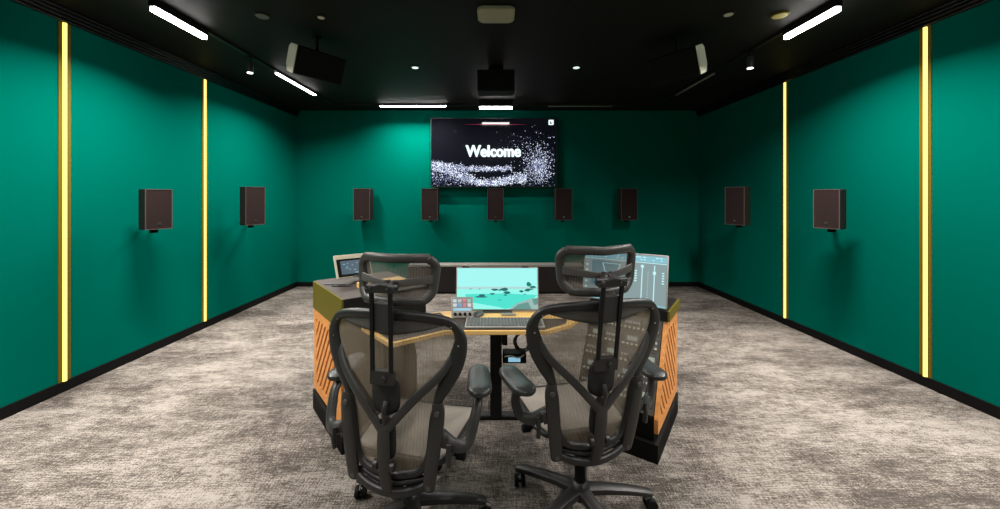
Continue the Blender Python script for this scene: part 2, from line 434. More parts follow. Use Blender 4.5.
for u, rz, lab in ((361.5, 6, 'dark wall speaker at the far left of the row on the back wall'),
                (429.5, 3, 'dark wall speaker under the left end of the television'),
                (495.5, 0, 'dark wall speaker centred below the television'),
                (564, -3, 'dark wall speaker under the right end of the television'),
                (629.5, -6, 'dark wall speaker at the far right of the row on the back wall')):
    x = (u-U0)/F*YS
    speaker('wall_speaker', lab, .262, .505, .20, (x, YS, 1.383), R(-rz*.0), 'dark speakers mounted around the green walls', (x, YB, 1.383))

# hanging ceiling speakers
def hang(loc, rz, tilt, lab, flip):
    t = thing('hanging_speaker', lab, 'speaker', loc, rz, 'black speakers hanging below the ceiling')
    rot = Matrix.Rotation(tilt, 4, 'Y') @ Matrix.Rotation(R(22), 4, 'X')
    mb = MB(); mb.T = rot; mb.box(-.215, .215, -.09, .10, -.12, .12, .006); mb.build('cabinet', M['ceilspk'], t)
    mb = MB(); mb.T = rot; mb.box(-.207, .207, -.096, -.088, -.112, .112, .002); mb.build('grille', M['matte'], t)
    mb = MB(); mb.T = rot; sx = -1 if flip else 1
    mb.prism([(-.09,-.12),(.05,-.12),(.10,-.06),(.10,.09),(.06,.12),(-.09,.12)], (sx*.215,0,0), (0,1,0), (0,0,1), (sx*.006,0,0))
    mb.build('lamp_lit_end', M['cream'], t, smooth=False)  # cream colour stands in for lamp light on the dark box's end
    mb = MB(); top = H-loc[2]
    mb.box(-.03, .03, -.03, .03, top-.012, top); mb.cyl((0,0,0), (0,0,top-.01), .014); mb.build('bracket', M['matte'], t)
hang((-1.62, 3.45, 2.70), R(48), R(2), 'black speaker with a pale lamp-lit end hanging below the ceiling on the left', True)
hang((1.64, 3.45, 2.69), R(-48), R(-2), 'black speaker with a pale lamp-lit end hanging below the ceiling on the right', False)
t = thing('hanging_speaker', 'black box speaker hanging from the ceiling in front of the television', 'speaker', (.005, 4.25, 2.78), 0, 'black speakers hanging below the ceiling')
MB().box(-.205, .205, -.10, .12, -.12, .115, .006).build('cabinet', M['ceilspk'], t)
MB().box(-.198, .198, -.106, -.098, -.112, .107).build('grille', M['ceilspk'], t)
MB().box(-.08, .08, -.03, .03, .11, H-2.78).build('bracket', M['matte'], t)

# ------------------------------------------------------------------ television
ty = 6.29; tw, th = 2.09, 1.145; tx = (494-U0)/F*ty; tz = CH-(152.5-VH)/F*ty
t = thing('television', 'large wall television showing the word Welcome over a cloud of white particles', 'television', (tx, ty, tz))
mb = MB(); mb.box(-tw/2, tw/2, .004, .045, -th/2, th/2, .004); mb.box(-.5, .5, .045, YB-ty, -.3, .3); mb.build('case', M['bezel'], t)
mb = MB(); e = .009
for a in ((-tw/2, -tw/2+e, -th/2, th/2), (tw/2-e, tw/2, -th/2, th/2), (-tw/2+e, tw/2-e, th/2-e, th/2), (-tw/2+e, tw/2-e, -th/2, -th/2+e)):
    mb.box(a[0], a[1], -.004, .005, a[2], a[3])
mb.build('bezel', M['bezel'], t, smooth=False)
scr = MB().box(-tw/2+e, tw/2-e, .0, .004, -th/2+e, th/2-e).build('screen', M['tvblack'], t, smooth=False)
def S(u, v): return (-tw/2+tw*u, -th/2+th*v)
mb = MB()
def dot(u, v, r, mi):
    x, z = S(u, v)
    if abs(x) > tw/2-.015 or abs(z) > th/2-.015: return
    mb.mi = mi; a = random.random()*3
    mb.add([(x+r*math.cos(a+k*math.pi/2), -.0012-mi*.0001, z+r*math.sin(a+k*math.pi/2)) for k in range(4)], [(0,1,2,3)])
def band(c, sig, u0, u1, n, br):
    for _ in range(n):
        u = random.uniform(u0, u1); v = c(u) + random.gauss(0, sig(u))
        k = random.random(); dot(u, v, random.uniform(.0045, .0098), 0 if k < br else (1 if k < .8 else 2))
def low(u):    # the wave along the bottom of the screen
    pts = [(0,.30),(.12,.26),(.25,.15),(.38,.07),(.5,.06),(.62,.11),(.75,.14),(.9,.2)]
    for (a,p),(b,q) in zip(pts, pts[1:]):
        if a <= u <= b:
            f = (u-a)/(b-a); return p+(q-p)*f
    return pts[-1][1]
band(low, lambda u: .028+.03*abs(u-.4), 0, .76, 2600, .68)
band(lambda u: .335-.13*u-.03*math.sin(u*6), lambda u: .026-.015*u, .02, .64, 1300, .6)
band(lambda u: .14, lambda u: .08, 0, .30, 500, .15)
for _ in range(2300):
    a = random.uniform(0, 2*math.pi); r = abs(random.gauss(0, .62)); u = .85+.125*r*math.cos(a); v = .30+.30*r*math.sin(a)
    if u > .98: u = random.uniform(.74, .98)
    k = random.random(); dot(u, v, random.uniform(.003, .008), 0 if k < .42 else (1 if k < .75 else 2))
for _ in range(90): dot(random.gauss(.72,.09), random.gauss(.62,.10), random.uniform(.003,.006), random.choice((0,1,1)))
mb.build('particle_picture', [M['pa'], M['pb'], M['pc']], t, smooth=False, recalc=False)
mb = MB(); mb.prism([(.25,.906),(.5,.912),(.76,.904),(.5,.900)], (-tw/2,-.0011,-th/2), (tw,0,0), (0,0,th), (0,-.0003,0)); mb.build('red_reflection', M['red'], t, smooth=False)  # reflection in the glass, painted on as a glowing red sliver
def text_obj(txt, size, name, m, parent, loc, offset=0.0, rot=(R(90),0,0), align='CENTER'):
    cu = bpy.data.curves.new(name, 'FONT'); cu.body = txt; cu.size = size; cu.align_x = align; cu.offset = offset; cu.extrude = .0006
    tmp = bpy.data.objects.new('tmp_text', cu); COL.objects.link(tmp)
    dg = bpy.context.evaluated_depsgraph_get(); me = bpy.data.meshes.new_from_object(tmp.evaluated_get(dg))
    bpy.data.objects.remove(tmp); me.materials.clear(); me.materials.append(m); me.name = name
    o = bpy.data.objects.new(name, me); COL.objects.link(o); o.parent = parent; o.location = loc; o.rotation_euler = rot
    return o
text_obj('Welcome', .262, 'welcome_text', M['tvwhite'], t, (0, -.003, .0), .005)
wt = [o for o in t.children if o.name.startswith('welcome_text')][0]
xs = [v.co.x for v in wt.data.vertices]; wt.scale = (.905/(max(xs)-min(xs)), 1, 1); wt.location = (-.008, -.003, -.065)
me = wt.data; bd = [tuple(v.co) for v in me.vertices]; fc = [tuple(p.vertices) for p in me.polygons]
me2 = bpy.data.meshes.new('welcome_text'); nb = len(bd); vv = []; ff = []
for k, (dx, dy_) in enumerate(((-.008,0),(0,0),(.008,0),(0,.004),(0,-.004))):
    vv += [(x+dx, y+dy_, z+.0001*k) for x, y, z in bd]; ff += [tuple(i+k*nb for i in f) for f in fc]
me2.from_pydata(vv, [], ff); me2.materials.append(M['tvwhite']); wt.data = me2
mb = MB(); x, z = S(.952, .935); q = .042
mb.prism(rrect(q, q, .012), (x,-.0012,z), (1,0,0), (0,0,1), (0,-.0008,0)); mb.mi = 1
mb.prism([(-.018,.02),(-.006,.02),(-.006,.004),(.018,-.018),(.018,-.024),(-.018,-.024)], (x,-.0022,z), (1,0,0), (0,0,1), (0,-.0006,0))
mb.build('screen_logo', [M['tvwhite'], M['matte']], t, smooth=False)

# ------------------------------------------------------------------ low cabinet by the back wall
t = thing('low_cabinet', 'low black cabinet with a grey top standing behind the desk by the back wall', 'cabinet', (0, 5.88, 0))
MB().box(-1.35, 1.35, .01, .21, 0, .415, .004).build('body', M['matte'], t)
MB().box(-1.36, 1.36, 0, .22, .418, .448, .003).build('top', M['grey'], t)
for k in range(3):
    d = MB().box(-1.34+k*.9, -1.34+k*.9+.88, 0, .012, .03, .405, .003).build('door', M['spk'], t)

# ------------------------------------------------------------------ desk console
desk = thing('desk_console', 'large angular black and oak editing desk with slatted wooden ends', 'desk', (0, 2.4, 0))
D0 = Vector((0, 2.4, 0))
def dp(mb): mb.T = Matrix.Translation(-D0); return mb
def clip(poly, a, b, c):     # keep a*x+b*y <= c
    out = []
    for i in range(len(poly)):
        p, q = poly[i], poly[(i+1)%len(poly)]; fp, fq = a*p[0]+b*p[1]-c, a*q[0]+b*q[1]-c
        if fp <= 0: out.append(p)
        if fp*fq < 0:
            k = fp/(fp-fq); out.append((p[0]+(q[0]-p[0])*k, p[1]+(q[1]-p[1])*k))
    return out
def wing(far, near, left):
    far, near = Vector((*far,0)), Vector((*near,0)); e = (far-near).normalized(); L_ = (far-near).length   # e = depth axis, front to back
    a = Vector((e.y, -e.x, 0)) if left else Vector((-e.y, e.x, 0))      # towards the middle of the desk
    Z = Vector((0,0,1)); LEN = .50
    def P(ea, al, z): return near + e*ea + a*al + Z*z
    # plinth: a black tray whose outer board rises a little towards the back
    mb = dp(MB()); mb.prism([(0,0),(LEN,0),(LEN,L_),(0,L_)], P(0,0,0), a, e, Z*.105)
    mb.prism([(0,0),(L_,0),(L_,.135),(L_-.03,.15),(.01,.105)] , P(0,0,0), e, Z, a*.018)
    mb.build('plinth', M['plinth'], desk, smooth=False)
    # wooden end: border with diagonal slats and a dark back board
    o_ = .022
    outer = [(.0+o_, .155), (L_-.01, .155), (L_-.01, .728), (.285, .728), (o_, .235)]
    if left: outer = [(o_, .155), (L_-.01, .155), (L_-.01, .715), (.14, .715), (o_, .45)]
    cxp = sum(p[0] for p in outer)/5; czp = sum(p[1] for p in outer)/5
    inner = [(o_+.055,.215),(L_-.075,.215),(L_-.075,.665),(.30,.665),(o_+.055,.30)]
    if left: inner = [(o_+.055,.215),(L_-.075,.215),(L_-.075,.655),(.18,.655),(o_+.055,.44)]
    base = P(0, .004, 0)
    mb = dp(MB())
    for i in range(5):
        q = [outer[i], outer[(i+1)%5], inner[(i+1)%5], inner[i]]
        mb.prism(q, base, e, Z, a*.022)
    # slats rise towards the front
    sl = Vector((-.60, .80)); nx, nz = .80, .60
    c = -.4
    while c < 1.2:
        q = clip(clip(inner, nx, nz, c+.034), -nx, -nz, -c)
        if len(q) > 2: mb.prism(q, base, e, Z, a*.022)
        c += .054
    mb.build('slatted_end_panel', M['wood'], desk, smooth=False)
    front = [(.03,.105),(L_-.02,.105),(L_-.02,.725),(.29,.725),(.03,.235)]
    if left: front = [(.03,.105),(L_-.02,.105),(L_-.02,.712),(.15,.712),(.03,.44)]
    mb = dp(MB()); mb.prism(front, P(0,.028,0), e, Z, a*(LEN-.03)); mb.build('carcass', M['plinth'], desk, smooth=False)
    return P, e, a, L_, LEN
PL, eL, aL, LL, LENL = wing((-1.297,2.70), (-.893,2.205), True)
PR, eR, aR, LR, LENR = wing((1.273,2.651), (.91,2.127), False)
Z = Vector((0,0,1))
# left: raised black bay with olive end
mb = dp(MB()); mb.prism([(.012,0),(LENL+.05,0),(LENL+.05,LL),(.012,LL)], PL(0,0,.718), aL, eL, Z*.180); mb.build('raised_bay', M['desk'], desk, smooth=False)
mb = dp(MB()); mb.prism([(0,.716),(LL,.716),(LL,.903),(0,.903)], PL(0,0,0), eL, Z, aL*.012); mb.build('bay_end_panel', M['olive'], desk, smooth=False)
mb = dp(MB()); mb.prism([(.012,-.004),(LENL+.055,-.004),(LENL+.055,LL+.004),(.012,LL+.004)], PL(0,0,.898), aL, eL, Z*.006); mb.build('bay_top', M['desktop'], desk, smooth=False)
# right: olive topped wing
mb = dp(MB()); mb.prism([(.0,.27),(LENR,.27),(LENR,LR),(.0,LR)], PR(0,0,.728), aR, eR, Z*.062); mb.build('wing_top', M['desk'], desk, smooth=False)
mb = dp(MB()); mb.prism([(.27,.729),(LR,.729),(LR,.792),(.27,.792)], PR(0,-.012,0), eR, Z, aR*.012); mb.build('wing_end_panel', M['olive'], desk, smooth=False)
# right: sloped gear panel
sl0, sl1 = Vector((0.03,.235)), Vector((.29,.725)); sd = (sl1-sl0); slen = sd.length; sd.normalize(); sn = Vector((-sd.y, sd.x))
def G(al, s, h=0):      # point on the slope: al along the wing, s up the slope, h out of it
    q = sl0 + sd*s + sn*h; return PR(q.x, al, q.y)
gx = aR; gs = eR*sd.x + Z*sd.y; gn = eR*sn.x + Z*sn.y
def gbox(mb, a0, a1, s0, s1, h0, h1): mb.prism([(a0,s0),(a1,s0),(a1,s1),(a0,s1)], G(0,0,h0), gx, gs, gn*(h1-h0))
gear = None
mb = dp(MB()); gbox(mb, .03, LENR-.01, .01, slen-.005, 0, .014); gear = mb.build('gear_panel', M['gear'], desk, smooth=False)
tag(gear, 'sloping panel filled with small pale knobs and displays')
for r_ in range(5):
    for c_ in range(4):
        a0 = .04+c_*.112; s0 = .05+r_*.10
        mb = dp(MB()); gbox(mb, a0, a0+.105, s0, s0+.085, .014, .020)
        mb.build('gear_module', M['darkgrey'], gear, smooth=False)
        for k in range(4):
            mb = dp(MB()); p = G(a0+.012+k*.027, s0+.022, .020); mb.cyl(p, p+gn*.014, .0085, .007, n=10)
            mb.build('knob', M['knob'], gear)
        if (r_+c_) % 2 == 0:
            mb = dp(MB()); gbox(mb, a0+.012, a0+.075, s0+.045, s0+.072, .020, .022); mb.build('gear_display', M['gearlit'], gear, smooth=False)
        else:
            mb = dp(MB())
            for k in range(6): gbox(mb, a0+.006+k*.016, a0+.017+k*.016, s0+.050, s0+.064, .020, .025)
            mb.build('button_row', M['lightgrey'], gear, smooth=False)
# worktop
wt_ = [(.30,2.185),(.455,2.30),(.60,2.50),(.48,2.565),(-.34,2.565),(-.50,2.50),(-.80,2.26),(-.55,1.99),(-.29,2.185)]
mb = dp(MB()); mb.prism(wt_, (0,0,.706), (1,0,0), (0,1,0), (0,0,.024)); o = mb.build('worktop', M['woodtop'], desk, smooth=False, bevel=.003)
mt_ = [(.28,2.20),(.43,2.31),(.45,2.40),(-.30,2.40),(-.37,2.53),(-.48,2.47),(-.76,2.26),(-.55,2.02),(-.29,2.20)]
mb = dp(MB()); mb.prism(mt_, (0,0,.730), (1,0,0), (0,1,0), (0,0,.002)); mb.build('desk_mat', M['desktop'], desk, smooth=False)
mb = dp(MB()); mb.box(-.036, .042, 2.54, 2.61, .02, .706, .006); mb.box(-.14, .13, 2.40, 2.56, .69, .7055); mb.build('leg', M['black'], desk)
mb = dp(MB()); mb.box(-.40, .40, 2.55, 2.62, 0, .030, .006); mb.box(-.036, .042, 2.58, 2.80, 0, .025, .006); mb.build('foot', M['black'], desk)
mb = dp(MB()); mb.box(.043, .080, 2.53, 2.59, .51, .706, .005); mb.build('control_box', M['black'], desk)

# ------------------------------------------------------------------ things on and under the desk
def face_frame(org, ax, ay):       # local frame: x along ax, y along up-slope ay, z out
    ax = Vector(ax).normalized(); ay = Vector(ay).normalized(); az = ax.cross(ay)
    return Matrix.Translation(org) @ Matrix(((ax.x,ay.x,az.x,0),(ax.y,ay.y,az.y,0),(ax.z,ay.z,az.z,0),(0,0,0,1)))
# centre monitor
MZ = .735
t = thing('monitor', 'desk monitor showing a turquoise sea with rocks, standing in the middle of the desk', 'computer monitor', (.012, 2.535, .73))
fr = face_frame(Vector((0, .0, .012)), (1,0,0), (0, .22, 1))
w_, h_ = .558, .286
mb = MB(); mb.T = fr; mb.box(-w_/2, w_/2, 0, h_, -.022, 0, .004); mb.build('case', M['grey'], t)
EM = {k: emi('sea_'+k, c, s) for k, (c, s) in dict(sky=((.38,.93,.90),1.0), haze=((.55,.80,.80),.85), sea=((.08,.80,.66),.95), lsea=((.30,.95,.84),1.0),
      rock=((.02,.16,.16),.9), green=((.0,.22,.16),.9), cliff=((.16,.38,.34),.8), clifl=((.36,.55,.52),.9)).items()}
mb = MB(); mb.T = fr; names = list(EM); W_, H_ = w_-.014, h_-.016
def spoly(key, pts, lay):
    mb.mi = names.index(key); mb.add([(-W_/2+W_*p[0], .009+H_*p[1], .0006+lay*.0004) for p in pts], [list(range(len(pts)))])
spoly('sky', [(0,.48),(1,.48),(1,1),(0,1)], 0); spoly('haze', [(0,.47),(1,.47),(1,.54),(0,.54)], 1)
spoly('lsea', [(0,0),(1,0),(1,.49),(0,.49)], 2); spoly('sea', [(.15,.12),(.6,.0),(.9,.2),(1,.34),(.6,.38),(.1,.36)], 3); spoly('lsea', [(0,0),(.62,0),(.5,.06),(0,.22)], 4)
def rock(cx, cy, rx, ry, key='rock', lay=5):
    pts = [(cx+rx*math.cos(a)*random.uniform(.75,1.1), cy+ry*math.sin(a)*random.uniform(.7,1.1)) for a in [2*math.pi*i/11 for i in range(11)]]; spoly(key, pts, lay)
for r_ in ((.30,.295,.085,.02),(.31,.335,.045,.03),(.44,.37,.035,.022),(.47,.47,.05,.03),(.53,.46,.02,.02),(.585,.48,.05,.045),(.62,.40,.05,.04),(.60,.34,.02,.02),(.17,.485,.02,.01),(.28,.485,.015,.01),
           (.80,.43,.03,.03),(.87,.45,.04,.03),(.53,.22,.03,.008),(.84,.36,.02,.008)): rock(*r_)
for r_ in ((.89,.60,.035,.06),(.94,.53,.04,.035),(.90,.48,.05,.02)): rock(*r_, key='green', lay=6)
spoly('clifl', [(.64,0),(.74,.14),(.90,.25),(1,.28),(1,0)], 7); spoly('cliff', [(.68,0),(.76,.12),(.88,.17),(.92,.0)], 8); spoly('cliff', [(.93,.25),(1,.26),(1,.12),(.95,.1)], 8)
mb.build('screen', [EM[k] for k in names], t, smooth=False, recalc=False)
mb = MB(); mb.box(-.10, .10, -.02, .04, .0, .008, .003); mb.box(-.03, .03, .03, .055, .006, .15, .004); mb.build('stand', M['darkgrey'], t)
mb = MB(); mb.T = fr
for x in (-.24, .17): mb.box(x, x+.045, h_-.004, h_+.008, -.018, .002, .002)
mb.build('clip', M['darkgrey'], t)

# right monitor
o_ = PR(.30, .03, .790)
t = thing('monitor', 'monitor showing pale blue audio meters, standing on the right wing of the desk', 'computer monitor', PR(.33, .30, .790))
yb = Vector((PR(.36,.30,0)-PR(.28,.30,0))).normalized()
axx = -aR
fr = Matrix.Translation(-PR(.33,.30,.790)) @ face_frame(PR(.285, .565, .797), axx, Vector((0,0,1))*1.0 + eR*.20)
w_, h_ = .556, .335
mb = MB(); mb.T = fr; mb.box(0, w_, 0, h_, -.02, 0, .004); mb.build('case', M['lightgrey'], t)
DW = {k: emi('daw_'+k, c, s) for k, (c, s) in dict(bg=((.22,.30,.31),1.1), bar=((.22,.48,.56),1.1), line=((.55,.88,.92),1.0), dk=((.08,.22,.27),1.0)).items()}
names = list(DW); mb = MB(); mb.T = fr; W_, H_ = w_-.014, h_-.014
def q4(key, x0, x1, y0, y1, lay): mb.mi = names.index(key); z = .0006+lay*.0004; mb.add([(.007+W_*x, .007+H_*y, z) for x, y in ((x0,y0),(x1,y0),(x1,y1),(x0,y1))], [(0,1,2,3)])
q4('bg',0,1,0,1,0); q4('bar',0,1,.86,.98,1); q4('line',0,1,.835,.85,2)
for k in range(34):
    x = random.uniform(.02,.94); q4('line', x, x+random.uniform(.01,.04), .89+.05*(k%2), .91+.05*(k%2), 2)
for x in (.72,.86): q4('line', x, x+.012, .10, .80, 2); q4('line', x-.012, x+.024, .62 if x > .8 else .74, .68 if x > .8 else .79, 3)
for k in range(12):
    y = .10+k*.05; q4('line', .79, .80, y, y+.012, 2)
    if k > 6: q4('line', .64, .665, y, y+.03, 2); q4('line', .95, .975, y, y+.025, 2)
q4('dk', .10,.46,.30,.80,1); q4('bar',.0,1,.0,.03,1)
for (x0,y0,x1,y1) in ((.24,.76,.30,.45),(.30,.45,.40,.45),(.40,.45,.46,.76),(.24,.76,.46,.76)):
    mb.mi = names.index('line'); d = Vector((x1-x0,y1-y0)).normalized(); nn = Vector((-d.y,d.x))*.006
    mb.add([(.007+W_*(x), .007+H_*y, .002) for x, y in ((x0-nn.x,y0-nn.y),(x1-nn.x,y1-nn.y),(x1+nn.x,y1+nn.y),(x0+nn.x,y0+nn.y))], [(0,1,2,3)])
for k in range(5): q4('line', .02+.0*k, .05, .2+.12*k, .24+.12*k, 2)
mb.build('screen', [DW[k] for k in names], t, smooth=False, recalc=False)
mb = MB(); mb.T = Matrix.Translation(-PR(.33,.30,.790)); Zv = Vector((0,0,1))
mb.prism([(.20,.26),(.40,.26),(.40,.44),(.20,.44)], PR(0,0,.790), aR, eR, Zv*.006)
mb.prism([(.275,.355),(.325,.355),(.325,.375),(.275,.375)], PR(0,0,.790), aR, eR, Zv*.18)
mb.build('stand', M['darkgrey'], t)

# small display on left wing
base = PL(.16, .30, .904)
t = thing('wooden_riser', 'yellow oak riser board lying on the raised left wing of the desk', 'riser', base)
mb = MB(); mb.T = Matrix.Translation(-base); mb.prism([(.17,.09),(.47,.09),(.47,.24),(.17,.24)], PL(0,0,.905), aL, eL, Zv*.035); mb.build('board', M['woodtop'], t, smooth=False, bevel=.002)
base2 = PL(.42, .24, .94)
t = thing('touch_display', 'small cream framed touch display tilted back on the left wing', 'display', base2)
q0 = Vector((-1.078, 2.585, .948)); 
fr = Matrix.Translation(-base2) @ face_frame(q0, Vector((.80,.60,0)), Vector((-.25*.60-.10, .25*.80, 1)))
mb = MB(); mb.T = fr; mb.prism([(.0,-.006),(.245,-.006),(.245,.155),(0,.155)], (0,0,-.020), (1,0,0), (0,1,0), (0,0,.020)); mb.build('case', M['cream'], t, smooth=False, bevel=.004)
mb = MB(); mb.T = fr; mb.box(.012, .235, .002, .125, 0, .002); mb.mi = 1; mb.box(.035, .215, .018, .112, .002, .0028)
mb.mi = 2
for k in range(14):
    x, y = random.uniform(.04,.19), random.uniform(.02,.10); mb.box(x, x+random.uniform(.006,.02), y, y+.004, .0029, .0033)
SCR1 = emi('display_slate_blue', (.06,.12,.17), .7)
mb.build('screen', [M['matte'], SCR1, M['sblue']], t, smooth=False)
mb = MB(); p = q0 + Vector((.80,.60,0))*.13
mb.T = Matrix.Translation(-base2)
mb.cyl(Vector((p.x-.01, p.y+.03, .9405)), Vector((p.x-.01, p.y+.03, .955)), .05, .045); mb.cyl(Vector((p.x-.01,p.y+.03,.95)), Vector((p.x-.02,p.y+.035,1.02)), .014)
mb.build('stand', M['darkgrey'], t)
t_p = PL(.33, .13, .904)
for k in range(2):
    c = PL(.40-.07*k, .085+.02*k, .9095); d = Vector((.97, -.05+.1*k, 0)).normalized()
    tt = thing('pen', ('longer black pen on the left wing, farther from the desk edge', 'shorter black pen on the left wing, nearer the camera')[k], 'pen', c)
    L2 = .075-.01*k
    mb = MB(); mb.cyl(-d*L2, d*L2*.7, .0048, n=10); mb.cyl(d*L2*.7, d*L2, .0048, .001, n=10); mb.build('barrel', M['cable'], tt)
    mb = MB(); mb.cyl(-d*L2*1.02, -d*L2*.4, .0055, n=10); mb.build('cap', M['darkgrey'], tt)

# control pad
q0 = Vector((-.205, 2.395, .737)); cb = Vector((-.21, 2.42, .732))
t = thing('control_pad', 'small tilted control pad with colour keys and four knobs, left of the centre monitor', 'control pad', cb)
fr = Matrix.Translation(-cb) @ face_frame(q0+Vector((-.072,0,0)), (1,.03,0), (-.10,.60,1))
mb = MB(); mb.T = fr; mb.box(0, .140, 0, .135, -.014, 0, .004); pad = mb.build('body', M['grey'], t)
mb = MB(); mb.box(-.06, .06, -.005, .065, 0, .010, .003); mb.cyl((0,.05,.005), (0,.045,.08), .010); mb.build('stand', M['darkgrey'], t)
KC = [emi('padkey_%d' % i, c, .8) for i, c in enumerate(((.55,.75,.8),(.5,.55,.6),(.75,.12,.2),(.25,.6,.55),(.6,.7,.8),(.15,.35,.6),(.6,.2,.3),(.7,.7,.7)))]
for i in range(8):
    mb = MB(); mb.T = fr; x = .012+(i%4)*.031; y = .098-(i//4)*.028; mb.box(x, x+.023, y, y+.021, 0, .003, .0015); mb.build('key', KC[i], t)
mb = MB(); mb.T = fr; mb.box(.012, .128, .045, .062, 0, .0015); mb.build('touch_strip', M['sblue'], t, smooth=False)
for i in range(4):
    mb = MB(); mb.T = fr; mb.cyl((.024+i*.031,.022,0), (.024+i*.031,.022,.012), .010, .009); mb.build('knob', M['matte'], t)

# keyboard
t = thing('keyboard', 'grey keyboard lying on the dark desk mat in front of the centre monitor', 'keyboard', (.055, 2.285, .732))
mb = MB(); mb.T = Matrix.Rotation(R(3), 4, 'X'); mb.box(-.235, .235, -.07, .075, 0.004, .016, .003); mb.build('case', M['lightgrey'], t)
mb = MB(); mb.T = Matrix.Rotation(R(3), 4, 'X')
for j in range(6):
    x = -.228
    while x < .22:
        wk = .017 if not (j == 0 and -.13 < x < -.02) else .10
        if abs(x-.10) > .006 or True: mb.box(x, x+wk, -.064+j*.0225, -.064+j*.0225+.018, .016, .021, .002)
        x += wk+.0035
tag(mb.build('keys', M['keys'], t), kind='stuff')
t = thing('mouse', 'dark computer mouse on the desk beside the control pad', 'computer mouse', (-.115, 2.46, .7305), R(-35))
mb = MB(); mb.grid(lambda u, v: (.030*math.cos(2*math.pi*u)*math.sin(math.pi*v/2), .052*math.sin(2*math.pi*u)*math.sin(math.pi*v/2), .002+.028*math.cos(math.pi*v/2)), 24, 8); mb.box(-.02,.02,-.035,.035,0,.003)
mb.build('shell', M['darkgrey'], t); MB().box(-.003,.003,.02,.034,.022,.030,.001).build('scroll_wheel', M['rubber'], t)
mb = MB(); mb.prism(rrect(.048,.014,.0135), (0,0,0), (1,0,0), (0,1,0), (0,0,.012)); o = mb.build('cable_port', M['grey'], bevel=.002); o.location = (.085, 2.47, .7302)
tag(o, 'flat dark oval port cover on the wooden desk strip under the monitor', 'desk port cover')

# cable coil and power unit
t = thing('cable_coil', 'coil of black cable hanging under the desk right of its leg', 'cable', (.18, 2.53, .704))
mb = MB()
for k in range(4):
    pts = [(.0+(.056-.004*k)*math.sin(a)+random.uniform(-.003,.003), .006*k+random.uniform(-.003,.003), -.172+(.062-.003*k)*math.cos(a)) for a in [2*math.pi*i/24 for i in range(24)]]
    mb.sweep(pts, .006, .006, (0,1,0), True, 8)
mb.build('loops', M['cable'], t)
mb = MB(); mb.box(-.008,.008,-.006,.03,-.118,.0015,.003); mb.build('tie', M['matte'], t)
mb = MB(); mb.sweep(smooth_path([(.03,.01,-.225),(.0,.01,-.245),(-.04,.01,-.250)],5), .005, .005, (0,1,0), n=8); mb.build('tail', M['cable'], t)
t = thing('power_unit', 'small black box with a lit pale blue face fixed low on the desk leg', 'power unit', (.120, 2.56, .425))
MB().box(-.072,.085,-.04,.06,-.03,.032,.004).build('case', M['matte'], t)
MB().box(-.035,.045,-.0425,-.039,-.018,.012).build('display', M['sblue'], t, smooth=False)
mb = MB(); mb.sweep(smooth_path([(-.06,-.05,.02),(-.02,-.06,.03),(.03,-.055,.015),(.07,-.045,.03)],5), .004,.004,(0,0,1), n=8); mb.build('cable', M['whitecable'], t)

